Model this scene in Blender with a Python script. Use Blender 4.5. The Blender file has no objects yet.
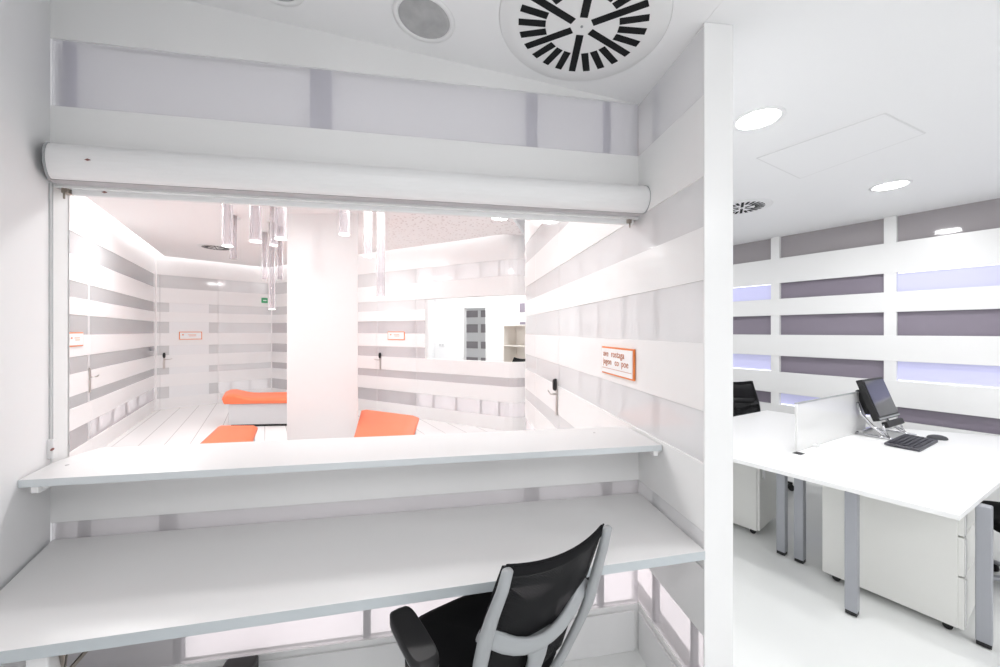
import bpy, bmesh, math, random
from mathutils import Vector, Matrix
random.seed(4)
SC = bpy.context.scene
COL = SC.collection
PI = math.pi

# ------------------------------------------------------------------ materials
def principled(name, col, rough=.4, spec=.5, metal=0, noise=0, nscale=6, bump=0, bscale=200, coat=0):
    m = bpy.data.materials.new(name); m.use_nodes = True
    nt = m.node_tree; b = nt.nodes['Principled BSDF']
    b.inputs['Base Color'].default_value = (*col, 1)
    b.inputs['Roughness'].default_value = rough
    b.inputs['Specular IOR Level'].default_value = spec
    b.inputs['Metallic'].default_value = metal
    b.inputs['Coat Weight'].default_value = coat
    tc = nt.nodes.new('ShaderNodeTexCoord')
    if noise:
        n = nt.nodes.new('ShaderNodeTexNoise'); n.inputs['Scale'].default_value = nscale
        n.inputs['Detail'].default_value = 4
        r = nt.nodes.new('ShaderNodeMapRange')
        r.inputs['To Min'].default_value = 1 - noise; r.inputs['To Max'].default_value = 1 + noise
        mx = nt.nodes.new('ShaderNodeVectorMath'); mx.operation = 'SCALE'
        mx.inputs[0].default_value = col
        nt.links.new(tc.outputs['Object'], n.inputs['Vector'])
        nt.links.new(n.outputs['Fac'], r.inputs['Value'])
        nt.links.new(r.outputs['Result'], mx.inputs['Scale'])
        nt.links.new(mx.outputs['Vector'], b.inputs['Base Color'])
    if bump:
        n = nt.nodes.new('ShaderNodeTexNoise'); n.inputs['Scale'].default_value = bscale
        bp = nt.nodes.new('ShaderNodeBump'); bp.inputs['Strength'].default_value = bump
        bp.inputs['Distance'].default_value = .001
        nt.links.new(tc.outputs['Object'], n.inputs['Vector'])
        nt.links.new(n.outputs['Fac'], bp.inputs['Height'])
        nt.links.new(bp.outputs['Normal'], b.inputs['Normal'])
    return m

def emissive(name, col, strength):
    m = bpy.data.materials.new(name); m.use_nodes = True
    nt = m.node_tree; b = nt.nodes['Principled BSDF']
    b.inputs['Base Color'].default_value = (*col, 1)
    b.inputs['Emission Color'].default_value = (*col, 1)
    b.inputs['Emission Strength'].default_value = strength
    return m

def pane_mat(name, col, clear, rough=.06, spec=.5):
    """translucent acrylic sheet: part see-through, part milky, with a polished face"""
    m = bpy.data.materials.new(name); m.use_nodes = True
    nt = m.node_tree; b = nt.nodes['Principled BSDF']; out = nt.nodes['Material Output']
    b.inputs['Base Color'].default_value = (*col, 1)
    b.inputs['Roughness'].default_value = rough
    b.inputs['Specular IOR Level'].default_value = spec
    t = nt.nodes.new('ShaderNodeBsdfTransparent'); t.inputs['Color'].default_value = (.97, .97, .98, 1)
    mix = nt.nodes.new('ShaderNodeMixShader')
    geo = nt.nodes.new('ShaderNodeNewGeometry')          # only the milky front skin of the sheet scatters
    mr = nt.nodes.new('ShaderNodeMapRange'); mr.inputs['To Min'].default_value = clear; mr.inputs['To Max'].default_value = 1
    nt.links.new(geo.outputs['Backfacing'], mr.inputs['Value']); nt.links.new(mr.outputs['Result'], mix.inputs['Fac'])
    nt.links.new(b.outputs['BSDF'], mix.inputs[1]); nt.links.new(t.outputs['BSDF'], mix.inputs[2])
    nt.links.new(mix.outputs['Shader'], out.inputs['Surface'])
    return m

def tube_mat():
    m = bpy.data.materials.new('clear_acrylic'); m.use_nodes = True
    nt = m.node_tree; b = nt.nodes['Principled BSDF']; out = nt.nodes['Material Output']
    b.inputs['Base Color'].default_value = (.72, .69, .70, 1); b.inputs['Roughness'].default_value = .08
    t = nt.nodes.new('ShaderNodeBsdfTransparent'); t.inputs['Color'].default_value = (.97, .96, .97, 1)
    lw = nt.nodes.new('ShaderNodeLayerWeight'); lw.inputs['Blend'].default_value = .35
    r = nt.nodes.new('ShaderNodeMapRange'); r.inputs['To Min'].default_value = .88; r.inputs['To Max'].default_value = .05
    mix = nt.nodes.new('ShaderNodeMixShader')
    nt.links.new(lw.outputs['Facing'], r.inputs['Value']); nt.links.new(r.outputs['Result'], mix.inputs['Fac'])
    nt.links.new(b.outputs['BSDF'], mix.inputs[1]); nt.links.new(t.outputs['BSDF'], mix.inputs[2])
    nt.links.new(mix.outputs['Shader'], out.inputs['Surface'])
    return m

def mesh_fabric():
    """black net: fine horizontal threads with holes between them"""
    m = bpy.data.materials.new('black_mesh_fabric'); m.use_nodes = True
    nt = m.node_tree; b = nt.nodes['Principled BSDF']; out = nt.nodes['Material Output']
    b.inputs['Base Color'].default_value = (.006, .006, .007, 1); b.inputs['Roughness'].default_value = .8
    b.inputs['Specular IOR Level'].default_value = .25
    tc = nt.nodes.new('ShaderNodeTexCoord')
    w = nt.nodes.new('ShaderNodeTexWave'); w.bands_direction = 'Z'; w.inputs['Scale'].default_value = 52
    w.inputs['Distortion'].default_value = .3
    r = nt.nodes.new('ShaderNodeMapRange')
    r.inputs['From Min'].default_value = .45; r.inputs['From Max'].default_value = .95
    r.inputs['To Min'].default_value = .06; r.inputs['To Max'].default_value = .30
    t = nt.nodes.new('ShaderNodeBsdfTransparent')
    mix = nt.nodes.new('ShaderNodeMixShader')
    nt.links.new(tc.outputs['Object'], w.inputs['Vector']); nt.links.new(w.outputs['Fac'], r.inputs['Value'])
    nt.links.new(r.outputs['Result'], mix.inputs['Fac'])
    nt.links.new(b.outputs['BSDF'], mix.inputs[1]); nt.links.new(t.outputs['BSDF'], mix.inputs[2])
    nt.links.new(mix.outputs['Shader'], out.inputs['Surface'])
    return m

def plank_mat():
    m = principled('white_floor_boards', (.86, .85, .85), .22)
    nt = m.node_tree; b = nt.nodes['Principled BSDF']
    tc = nt.nodes.new('ShaderNodeTexCoord')
    mp = nt.nodes.new('ShaderNodeMapping'); mp.inputs['Rotation'].default_value = (0, 0, math.radians(-31.8))
    sx = nt.nodes.new('ShaderNodeSeparateXYZ')
    ma = nt.nodes.new('ShaderNodeMath'); ma.operation = 'DIVIDE'; ma.inputs[1].default_value = .30
    fr = nt.nodes.new('ShaderNodeMath'); fr.operation = 'FRACT'
    lt = nt.nodes.new('ShaderNodeMath'); lt.operation = 'LESS_THAN'; lt.inputs[1].default_value = .035
    mix = nt.nodes.new('ShaderNodeMix'); mix.data_type = 'RGBA'
    mix.inputs['A'].default_value = (.86, .85, .85, 1); mix.inputs['B'].default_value = (.50, .48, .48, 1)
    nt.links.new(tc.outputs['Object'], mp.inputs['Vector']); nt.links.new(mp.outputs['Vector'], sx.inputs['Vector'])
    nt.links.new(sx.outputs['X'], ma.inputs[0]); nt.links.new(ma.outputs[0], fr.inputs[0])
    nt.links.new(fr.outputs[0], lt.inputs[0]); nt.links.new(lt.outputs[0], mix.inputs['Factor'])
    nt.links.new(mix.outputs['Result'], b.inputs['Base Color'])
    return m

def perforated_mat():
    """acoustic ceiling board: scattered small holes"""
    m = principled('perforated_ceiling_board', (.84, .83, .83), .7)
    nt = m.node_tree; b = nt.nodes['Principled BSDF']
    tc = nt.nodes.new('ShaderNodeTexCoord')
    v = nt.nodes.new('ShaderNodeTexVoronoi'); v.inputs['Scale'].default_value = 17
    lt = nt.nodes.new('ShaderNodeMath'); lt.operation = 'LESS_THAN'; lt.inputs[1].default_value = .26
    sx = nt.nodes.new('ShaderNodeSeparateXYZ')
    gt = nt.nodes.new('ShaderNodeMapRange'); gt.inputs['From Min'].default_value = -2.6; gt.inputs['From Max'].default_value = -1.4
    mu = nt.nodes.new('ShaderNodeMath'); mu.operation = 'MULTIPLY'
    mix = nt.nodes.new('ShaderNodeMix'); mix.data_type = 'RGBA'
    mix.inputs['A'].default_value = (.90, .89, .89, 1); mix.inputs['B'].default_value = (.70, .66, .65, 1)
    nt.links.new(tc.outputs['Object'], v.inputs['Vector']); nt.links.new(v.outputs['Distance'], lt.inputs[0])
    nt.links.new(tc.outputs['Object'], sx.inputs['Vector']); nt.links.new(sx.outputs['X'], gt.inputs['Value'])
    nt.links.new(lt.outputs[0], mu.inputs[0]); nt.links.new(gt.outputs['Result'], mu.inputs[1])
    nt.links.new(mu.outputs[0], mix.inputs['Factor']); nt.links.new(mix.outputs['Result'], b.inputs['Base Color'])
    return m

M = {}
M['lacquer'] = principled('white_lacquer', (.83, .83, .825), .22, .5)
M['paint'] = principled('white_wall_paint', (.83, .83, .835), .55, .3, noise=.01, nscale=2)
M['wait_lacquer'] = principled('white_gloss_board', (.85, .84, .84), .3, .4)
M['ceil'] = principled('white_ceiling_paint', (.85, .85, .855), .6, .3)
M['ceil_wait'] = perforated_mat()
M['film_grey'] = principled('grey_film', (.62, .62, .63), .5, .2)
M['floor'] = principled('white_resin_floor', (.80, .81, .80), .16, .5, noise=.012, nscale=3)
M['boards'] = plank_mat()
M['liner'] = principled('panel_lining', (.88, .88, .88), .7, .2)
M['liner_grey'] = principled('panel_lining_grey', (.42, .42, .43), .7, .2)
M['stud'] = principled('wall_stud_lavender', (.34, .32, .47), .6, .2)
M['stud_grey'] = principled('wall_stud_grey', (.36, .36, .38), .6, .2)
M['stud_white'] = principled('frosted_film', (.82, .82, .83), .6, .2)
M['pane'] = pane_mat('translucent_sheet', (.86, .86, .865), .27)
M['pane_lavender'] = pane_mat('translucent_sheet_lavender', (.80, .79, .82), .40)
M['pane_shaded'] = pane_mat('translucent_sheet_shaded', (.66, .66, .67), .28)  # darkness of the room behind is put into the sheet's grey
M['pane_pink'] = pane_mat('translucent_sheet_rose', (.80, .765, .78), .42, .25)
M['pane_mauve'] = principled('mauve_glass', (.25, .22, .27), .06, .5)
M['pane_taupe'] = principled('taupe_glass', (.36, .335, .345), .06, .5)
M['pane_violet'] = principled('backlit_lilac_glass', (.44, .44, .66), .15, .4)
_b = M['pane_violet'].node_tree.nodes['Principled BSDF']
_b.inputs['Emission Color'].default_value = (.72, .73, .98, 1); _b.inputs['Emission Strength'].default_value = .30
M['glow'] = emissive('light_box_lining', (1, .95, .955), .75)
M['glow_low'] = emissive('faint_glow_lining', (.86, .85, .855), .13)  # faint glow added behind the sheets to lift them and show the studs
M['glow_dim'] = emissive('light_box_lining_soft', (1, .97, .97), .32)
M['cove'] = emissive('cove_lamp', (1, .985, .98), 3.6)
M['tube_line'] = emissive('strip_lamp', (.97, .975, 1), 1.0)
M['lamp'] = emissive('lit_lamp_glass', (1, 1, 1), 14)
M['frost'] = principled('frosted_lamp_glass', (.42, .42, .42), .25, .5, noise=.35, nscale=14)
M['rim'] = principled('white_metal_rim', (.80, .80, .80), .35)
M['desk'] = principled('white_desk_laminate', (.74, .735, .735), .32, .5, bump=.05, bscale=400)
M['desk_edge'] = principled('grey_edge_band', (.63, .665, .68), .4)
M['desk_front'] = principled('grey_desk_edge_band', (.50, .54, .56), .4)
M['office_desk'] = principled('white_desk_board', (.86, .86, .855), .35, .4)
M['cabinet'] = principled('warm_white_cabinet', (.74, .74, .71), .4)
M['grey_metal'] = principled('silver_grey_steel', (.37, .38, .41), .38, .5, .35)
M['steel'] = principled('brushed_steel', (.55, .52, .50), .3, .5, .9)
M['chrome'] = principled('chrome', (.70, .70, .72), .15, .5, .95)
M['silver'] = principled('silver_grey_plastic', (.34, .355, .365), .35, .5, .1)
M['black'] = principled('black_plastic', (.014, .014, .015), .45, .4)
M['black_fabric'] = principled('black_fabric', (.010, .010, .011), .9, .15, bump=.3, bscale=500)
M['slot'] = principled('dark_slot', (.006, .007, .008), .6, .2)
M['mesh'] = mesh_fabric()
M['orange'] = principled('orange_upholstery', (.93, .20, .085), .45, .4, noise=.02)
M['orange_sign'] = principled('orange_acrylic', (.78, .22, .05), .35)
M['sign_white'] = principled('white_sign_face', (.85, .85, .85), .35)
M['sign_text'] = principled('russet_lettering', (.52, .22, .13), .5)
M['bench_base'] = principled('grey_white_bench_base', (.60, .60, .61), .4)
M['green'] = principled('green_sign', (.02, .30, .12), .4)
M['screen'] = principled('dark_screen', (.035, .035, .045), .12, .6)
M['key'] = principled('dark_keys', (.035, .034, .045), .5)
M['keyboard'] = principled('charcoal_plastic', (.055, .053, .065), .45)
M['mouse'] = principled('grey_mouse_shell', (.06, .06, .068), .3)
M['acrylic'] = tube_mat()
M['tube_end'] = emissive('lit_tube_end', (1, .98, .97), 2.0)
M['screen_panel'] = pane_mat('white_screen_panel', (.80, .80, .79), .12, .2)
M['seam'] = principled('shadow_gap', (.45, .44, .45), .7)
M['bracket'] = principled('worn_steel', (.36, .32, .28), .35, .5, .8)
M['rivet'] = principled('rust_red_rivet', (.25, .10, .09), .4)
M['hatch_line'] = principled('pale_grey_frame', (.74, .74, .74), .6)
M['cream'] = principled('cream_shelf_board', (.82, .78, .73), .5)

# ------------------------------------------------------------------ helpers
def link(o):
    COL.objects.link(o); return o

class MB:
    def __init__(s): s.bm = bmesh.new(); s.slots = []
    def mi(s, m):
        if m is None: return 0
        if m not in s.slots: s.slots.append(m)
        return s.slots.index(m)
    def prism(s, pts, z0, z1, mi=0):
        n = len(pts)
        a = sum(pts[i][0]*pts[(i+1) % n][1]-pts[(i+1) % n][0]*pts[i][1] for i in range(n))
        if a < 0: pts = pts[::-1]
        f0 = z0 if callable(z0) else (lambda p: z0)
        f1 = z1 if callable(z1) else (lambda p: z1)
        lo = [s.bm.verts.new((p[0], p[1], f0(p))) for p in pts]
        hi = [s.bm.verts.new((p[0], p[1], f1(p))) for p in pts]
        fs = [s.bm.faces.new(lo[::-1]), s.bm.faces.new(hi)]
        for i in range(n):
            j = (i+1) % n
            fs.append(s.bm.faces.new((lo[i], lo[j], hi[j], hi[i])))
        for f in fs: f.material_index = mi
        return s
    def box(s, c, d, rot=None, mi=0):
        """box at centre c, size d, optional 3x3/4x4 matrix"""
        vs = []
        for dx in (-.5, .5):
            for dy in (-.5, .5):
                for dz in (-.5, .5):
                    v = Vector((dx*d[0], dy*d[1], dz*d[2]))
                    if rot is not None: v = rot @ v
                    vs.append(s.bm.verts.new(v + Vector(c)))
        for q in ((0, 1, 3, 2), (4, 6, 7, 5), (0, 4, 5, 1), (2, 3, 7, 6), (0, 2, 6, 4), (1, 5, 7, 3)):
            f = s.bm.faces.new([vs[i] for i in q]); f.material_index = mi
        return s
    def loft(s, rings, cap=True, mi=0, smooth=True, closed=False):
        R = [[s.bm.verts.new(p) for p in r] for r in rings]
        n = len(R[0])
        rng = range(len(R)) if closed else range(len(R)-1)
        for k in rng:
            A, B = R[k], R[(k+1) % len(R)]
            for i in range(n):
                j = (i+1) % n
                f = s.bm.faces.new((A[i], A[j], B[j], B[i])); f.smooth = smooth; f.material_index = mi
        if cap and not closed:
            f = s.bm.faces.new(R[0][::-1]); f.material_index = mi
            f = s.bm.faces.new(R[-1]); f.material_index = mi
        return s
    def sweep(s, path, wh, ref=(0, 0, 1), n=10, p=2.6, mi=0, cap=True, closed=False):
        """super-elliptic bar along path; wh = (w,h) or one per point; w is across ref, h along ref"""
        P = [Vector(q) for q in path]; ref = Vector(ref); rings = []
        for k, q in enumerate(P):
            if closed: d = P[(k+1) % len(P)] - P[k-1]
            else: d = P[min(k+1, len(P)-1)] - P[max(k-1, 0)]
            d.normalize()
            a = d.cross(ref)
            if a.length < 1e-4: a = d.cross(Vector((1, 0, 0)))
            a.normalize(); b = a.cross(d).normalized()
            w, h = wh[k] if isinstance(wh, list) else wh
            r = []
            for i in range(n):
                t = 2*PI*i/n; c, sn = math.cos(t), math.sin(t)
                x = math.copysign(abs(c)**(2/p), c)*w/2; y = math.copysign(abs(sn)**(2/p), sn)*h/2
                r.append(q + a*x + b*y)
            rings.append(r)
        return s.loft(rings, cap=cap, mi=mi, closed=closed)
    def lathe(s, prof, c=(0, 0, 0), n=24, mi=0, cap=True):
        c = Vector(c)
        rings = [[c + Vector((r*math.cos(2*PI*i/n), r*math.sin(2*PI*i/n), z)) for i in range(n)] for r, z in prof]
        return s.loft(rings, cap=cap, mi=mi)
    def build(s, name, mat, parent=None, bevel=0, smooth=False, subsurf=0):
        bmesh.ops.recalc_face_normals(s.bm, faces=s.bm.faces)
        me = bpy.data.meshes.new(name); s.bm.to_mesh(me); s.bm.free()
        mats = mat if isinstance(mat, (list, tuple)) else [mat]
        for m in mats: me.materials.append(m)
        o = link(bpy.data.objects.new(name, me))
        if parent: o.parent = parent
        if bevel:
            b = o.modifiers.new('bevel', 'BEVEL'); b.width = bevel; b.segments = 2; b.limit_method = 'ANGLE'
        if subsurf:
            u = o.modifiers.new('sub', 'SUBSURF'); u.levels = subsurf; u.render_levels = subsurf
        if smooth:
            for p in me.polygons: p.use_smooth = True
        return o

def tag(o, label, cat, group=None):
    o['label'] = label; o['category'] = cat
    if group: o['group'] = group
    return o
def struct(o):
    o['kind'] = 'structure'; return o
def thing(name, label, cat, loc=(0, 0, 0), rz=0, group=None):
    o = link(bpy.data.objects.new(name, None)); o.empty_display_size = .1
    o.location = loc; o.rotation_euler = (0, 0, rz)
    return tag(o, label, cat, group)
def copy_tree(o, parent=None):
    c = o.copy(); COL.objects.link(c)
    if parent: c.parent = parent
    for ch in list(o.children): copy_tree(ch, c)
    return c
def text_obj(name, body, size, mat, parent, loc, rot, depth=.001, spacing=1.0):
    cu = bpy.data.curves.new(name, 'FONT'); cu.body = body; cu.size = size; cu.extrude = depth
    cu.align_x = 'LEFT'; cu.space_character = spacing
    t = bpy.data.objects.new(name+'_curve', cu); COL.objects.link(t)
    bpy.context.view_layer.update()
    me = bpy.data.meshes.new_from_object(t.evaluated_get(bpy.context.evaluated_depsgraph_get()))
    bpy.data.objects.remove(t); me.materials.clear(); me.materials.append(mat)
    o = link(bpy.data.objects.new(name, me)); o.parent = parent; o.location = loc; o.rotation_euler = rot
    return o

V2 = lambda p: Vector((p[0], p[1]))
def offset(poly, d):
    """offset an open polyline to its left by d"""
    P = [V2(p) for p in poly]; out = []
    for i in range(len(P)):
        if i == 0: t1 = t2 = (P[1]-P[0]).normalized()
        elif i == len(P)-1: t1 = t2 = (P[-1]-P[-2]).normalized()
        else: t1 = (P[i]-P[i-1]).normalized(); t2 = (P[i+1]-P[i]).normalized()
        n1 = Vector((-t1.y, t1.x)); n2 = Vector((-t2.y, t2.x))
        n = n1+n2; n = n*(1/(n.length_squared/2)) if n.length > 1e-6 else n1
        out.append(P[i] + n*d)
    return out
def length(poly): return sum((V2(poly[i+1])-V2(poly[i])).length for i in range(len(poly)-1))
def pt(poly, s):
    for i in range(len(poly)-1):
        a, b = V2(poly[i]), V2(poly[i+1]); L = (b-a).length
        if s <= L or i == len(poly)-2: return a + (b-a)*(s/L)
        s -= L
def sub(poly, s0, s1):
    out = [pt(poly, s0)]; acc = 0
    for i in range(len(poly)-1):
        acc += (V2(poly[i+1])-V2(poly[i])).length
        if s0 + 1e-5 < acc < s1 - 1e-5 and i < len(poly)-2: out.append(V2(poly[i+1]))
    out.append(pt(poly, s1)); return out
def strip(mb, path, d0, d1, z0, z1, mi=0):
    a = offset(path, d0); b = offset(path, d1)
    mb.prism([tuple(p) for p in a] + [tuple(p) for p in b[::-1]], z0, z1, mi)

# heights shared by every striped wall: name -> (bottom, top) of the glass rows
ROW = dict(A=(2.482, 2.746), B=(1.990, 2.180), C=(1.555, 1.790), D=(1.105, 1.300), E=(.710, .850), F=(.225, .460))

def striped(name, path, t, top, rows, pane_of, studs=(), s0=0, s1=None, board=None, liner=None, liner_of=None,
            stud_mat=None, inset=.006, front=.02, hole=None, mullions=(), z_top=None, holes_z=None, door=False, base=0, row_studs=None, lit_from={}, films=(), film_mat=None):
    """wall of white boards with translucent sheets between them. hole=(sa,sb,za,zb) leaves an opening.
       top may be a number or a function of (x,y)."""
    if s1 is None: s1 = length(path)
    board = board or M['lacquer']; liner = liner or M['liner']
    names = [r for r in 'FEDCBA' if r in rows]
    mb = MB()
    z = base; spans = []
    for r in names:
        spans.append((z, ROW[r][0])); z = ROW[r][1]
    spans.append((z, top))
    def pieces(za, zb):
        """s ranges left when the hole is taken out"""
        if hole and not callable(zb) and za < hole[3]-1e-4 and zb > hole[2]+1e-4:
            out = []
            if hole[0] > s0+1e-3: out.append((s0, hole[0]))
            if hole[1] < s1-1e-3: out.append((hole[1], s1))
            return out
        return [(s0, s1)]
    cut = []
    for za, zb in spans:
        if hole and not callable(zb):
            ks = sorted({za, zb, *[h for h in hole[2:] if za < h < zb]})
            cut += list(zip(ks, ks[1:]))
        else:
            if hole and za < hole[3]: cut += [(za, hole[3]), (hole[3], zb)]
            else: cut.append((za, zb))
    for za, zb in cut:
        if not callable(zb) and zb - za < .002: continue
        for a, b in pieces(za, zb): strip(mb, sub(path, a, b), 0, front, za, zb)
    if hole:      # closed edges round the opening
        a, b, za, zb = hole
        for sa, sb in ((max(a-.02, s0), a), (b, b+.02)):
            if sb > sa+1e-4 and sb <= s1+1e-4: strip(mb, sub(path, sa, sb), front, t, za, zb)
        strip(mb, sub(path, max(a, s0), min(b, s1)), front, t, za-.03, za)
        strip(mb, sub(path, max(a, s0), min(b, s1)), front, t, zb, zb+.03)
    for sa, sb in ((s0, s0+.012), (s1-.012, s1)):
        zt = top if not callable(top) else 2.74
        if hole and (abs(sa-hole[0]) < .05 or abs(sb-hole[1]) < .05):
            strip(mb, sub(path, sa, sb), .0 if False else front, t, base, hole[2]); strip(mb, sub(path, sa, sb), front, t, hole[3], zt)
        else: strip(mb, sub(path, sa, sb), front, t, base, zt)
    w = struct(mb.build(name, board, bevel=.0012))
    # lining behind the sheets
    lb = MB(); zt = 2.80 if not callable(top) else 2.746
    if hole:
        for a, b in pieces(hole[2], hole[3]): strip(lb, sub(path, a, b), t-.008, t, hole[2], hole[3])
        strip(lb, sub(path, s0, s1), t-.008, t, base, hole[2]); strip(lb, sub(path, s0, s1), t-.008, t, hole[3], zt)
    else: strip(lb, sub(path, s0, s1), t-.008, t, base, zt)
    lb.build('wall_lining', liner, w)
    for r in names:
        za, zb = ROW[r]
        for a, b in pieces(za, zb):
            edges = [a] + [m for m in mullions if a < m < b] + [b]
            for k in range(len(edges)-1):
                g = MB(); strip(g, sub(path, edges[k]+.0005, edges[k+1]-.0005), inset, inset+.005, za-.004, zb+.004)
                g.build('glass_panel', pane_of(r, k) if callable(pane_of) else pane_of, w)
            for m in mullions:
                if a < m < b:
                    g = MB(); strip(g, sub(path, m-.045, m+.045), .003, inset+.012, za, zb)
                    g.build('mullion', board, w)
            if liner_of and liner_of(r):
                g = MB(); strip(g, sub(path, max(a+.012, lit_from.get(r, 0)), b-.012), t-.022, t-.012, za-.01, zb+.01)
                g.build('glow_panel', liner_of(r), w)
            for fa, fb in (films if r != 'A' else ()):
                g = MB(); strip(g, sub(path, fa, fb), .002, .005, za+.001, zb-.001); g.build('frosted_film', film_mat or M['stud_white'], w)
            ss = row_studs.get(r, studs) if row_studs else studs
            for sd in ss:
                c, wd = sd[0], sd[1]
                if a < c-wd/2 and c+wd/2 < b:
                    g = MB(); strip(g, sub(path, c-wd/2, c+wd/2), inset+.008, min(t-.026, inset+.03), za-.004, zb+.004)
                    g.build('stud', sd[2] if len(sd) > 2 else (stud_mat or M['stud_grey']), w)
    return w

def plain_wall(name, path, t, z0, z1, mat=None):
    mb = MB(); strip(mb, path, 0, t, z0, z1); return struct(mb.build(name, mat or M['paint']))

# ------------------------------------------------------------------ key lines of the plan (metres; camera stands over the origin)
BL, BR = (-1.757, 1.4845), (.700, 1.918)            # hatch wall, left and right ends
RN, RE = (.760, 1.409), (.330, 5.040)               # long partition: near and far end
rdir = (V2(RE)-V2(RN)).normalized(); rleft = Vector((-rdir.y, rdir.x))
CEIL = 2.746
KS = .107
def slope(p):                                       # the ceiling over the hatch desk rises to the left
    return CEIL + KS*max(0, (V2(p)-V2(RN)).dot(rleft))
SLOPE_N = (Vector((-KS*rleft.x, -KS*rleft.y, 1))*-1).normalized()    # facing down
LC = (-6.95, 7.65)                                  # far left corner of the waiting room
LN = (-3.15, 1.53)
W2a, W2b = (-5.53, 9.20), (.08, 6.08)
w2 = (V2(W2b)-V2(W2a)).normalized(); n2 = Vector((-w2.y, w2.x))
OW0, OW1 = (1.35, 7.71), (5.577, 1.245)             # office window wall, far end to near end

# ------------------------------------------------------------------ floors and ceilings
mb = MB(); mb.prism([(-2.6, -3), (6.6, -3), (6.6, 8.2), (.48, 8.2), (.44, 5.05), (.80, 2.0), (.70, 1.955), (-1.8, 1.51), (-2.6, 1.35)], -.08, 0)
struct(mb.build('floor', M['floor']))
mb = MB(); mb.prism([(-2.6, 1.36), (-1.8, 1.512), (.70, 1.957), (.79, 2.0), (.43, 5.05), (.47, 8.2), (2.6, 8.6), (1.5, 12.5), (-9, 12.5), (-9, 1.36)], -.08, 0)
struct(mb.build('floor_waiting', M['boards']))
# sloping ceiling over the hatch desk, flat ceiling over the office
a = V2(RN) - rdir*4.4
mb = MB(); mb.prism([tuple(a), tuple(V2(BR)+rdir*.02), (-2.5, 1.3755), (-2.5, -3)], slope, lambda p: slope(p)+.1)
struct(mb.build('ceiling', M['ceil']))
mb = MB(); mb.prism([tuple(a), (6.6, -3), (6.6, 3), (2.2, 8.2), (.36, 8.2), (.40, 5.05), tuple(V2(BR)+rdir*.02+Vector((.001, 0)))], CEIL, CEIL+.1)
struct(mb.build('ceiling_office', M['ceil']))
# waiting room: lower ceiling board with a lit cove round it, upper slab above
room = [(-3.15, 1.45), (.70, 2.09), RE, (.62, 6.2), W2b, W2a, LC, LN]
def inset_poly(P, d):
    P = [V2(p) for p in P]; n = len(P); out = []
    for i in range(n):
        t1 = (P[i]-P[i-1]).normalized(); t2 = (P[(i+1) % n]-P[i]).normalized()
        n1 = Vector((-t1.y, t1.x)); n2_ = Vector((-t2.y, t2.x)); q = n1+n2_
        out.append(P[i] + q*(d/(q.length_squared/2)))
    return out
inn = inset_poly(room, .17)
mb = MB(); mb.prism([tuple(p) for p in inn], 3.10, 3.16)
struct(mb.build('ceiling_waiting', M['ceil_wait'], bevel=.01))
mb = MB(); mb.prism([(-9, 1.3), (-1.76, 1.58), (.70, 2.0), (.36, 5.05), (2.6, 5.4), (2.6, 14), (-9, 12)], 3.42, 3.5)
struct(mb.build('ceiling_slab', M['ceil']))
cv = thing('cove_light', 'white lit cove strip running round the edge of the waiting room ceiling', 'light', (0, 0, 3.30))
o1 = inset_poly(room, .05); o2 = inset_poly(room, .13)
for i in range(len(room)):
    if i in (2, 3): continue
    j = (i+1) % len(room)
    g = MB(); g.prism([tuple(o1[i]), tuple(o1[j]), tuple(o2[j]), tuple(o2[i])], 0, .02)
    g.build('lamp_strip', M['cove'], cv)

# ------------------------------------------------------------------ walls
# hatch wall (between desk and waiting room) with its big opening
back = [BL, BR]; LB = length(back)
HATCH = (.006, LB-.0, 1.065, 2.165)
def bpane(r, k): return M['pane_pink'] if r in 'EF' else M['pane_lavender']
wb = striped('wall_back', back, .072, slope, 'FEA', bpane, s0=0, s1=LB, hole=(HATCH[0], LB+.001, HATCH[2], HATCH[3]),
             row_studs={'A': [(.045, .03, M['stud']), (.985, .085, M['stud']), (1.945, .05, M['stud']), (2.335, .03, M['stud'])],
                        'E': [(.095, .03), (.39, .05), (1.945, .07), (2.335, .045)],
                        'F': [(.43, .03), (1.18, .03), (2.30, .03), (1.75, .03)]},
             liner_of=lambda r: M['glow'] if r == 'F' else M['glow_low'], liner=M['liner'], lit_from={'F': .44})
# white metal skirting under the light band, and its thin shadow line
mb = MB(); strip(mb, sub(back, .02, LB-.03), -.012, -.001, .0, .20); struct(mb.build('baseboard_back', M['rim'], bevel=.002))

# long partition seen from the desk and through the hatch
part = [RE, RN]; LP = length(part)
st = [(LP-s, .022) for s in (.39, .73, 1.10, 1.47)]
DR = (.68, 1.66)
RS = {'A': [(LP-.39, .03, M['stud']), (LP-.02, .03, M['stud']), (2.19, .02), (1.8, .02)], 'B': st, 'C': st, 'D': st,
      'E': [(LP-.39, .03)], 'F': [(LP-.39, .03), (LP-.1, .02)]}
top_r = 3.42
def wall_part(name, sa, sb, top, door=False):
    return striped(name, part, .11, top, 'FEDCBA', lambda r, k: M['pane_pink'] if r == 'F' else M['pane'], s0=sa, s1=sb, row_studs=RS,
                   liner_of=lambda r: M['glow'] if r == 'F' else M['glow_low'] if sa > 1 else None)
s_hatch = (V2(RE)-V2(BR)).length - .09
wall_part('wall_right', DR[1]+.004, LP-.0075, CEIL)
mb = MB(); strip(mb, sub(part, DR[1]+.004, s_hatch), 0, .11, 2.747, top_r); struct(mb.build('wall_right_head', M['lacquer']))
wall_part('wall_right_end', 0, DR[0]-.004, top_r)
mb = MB(); strip(mb, sub(part, DR[0]-.004, DR[1]+.004), 0, .11, 2.746, top_r); struct(mb.build('wall_right_lintel', M['lacquer']))
dr = wall_part('door_1', DR[0], DR[1], 2.744)
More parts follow.
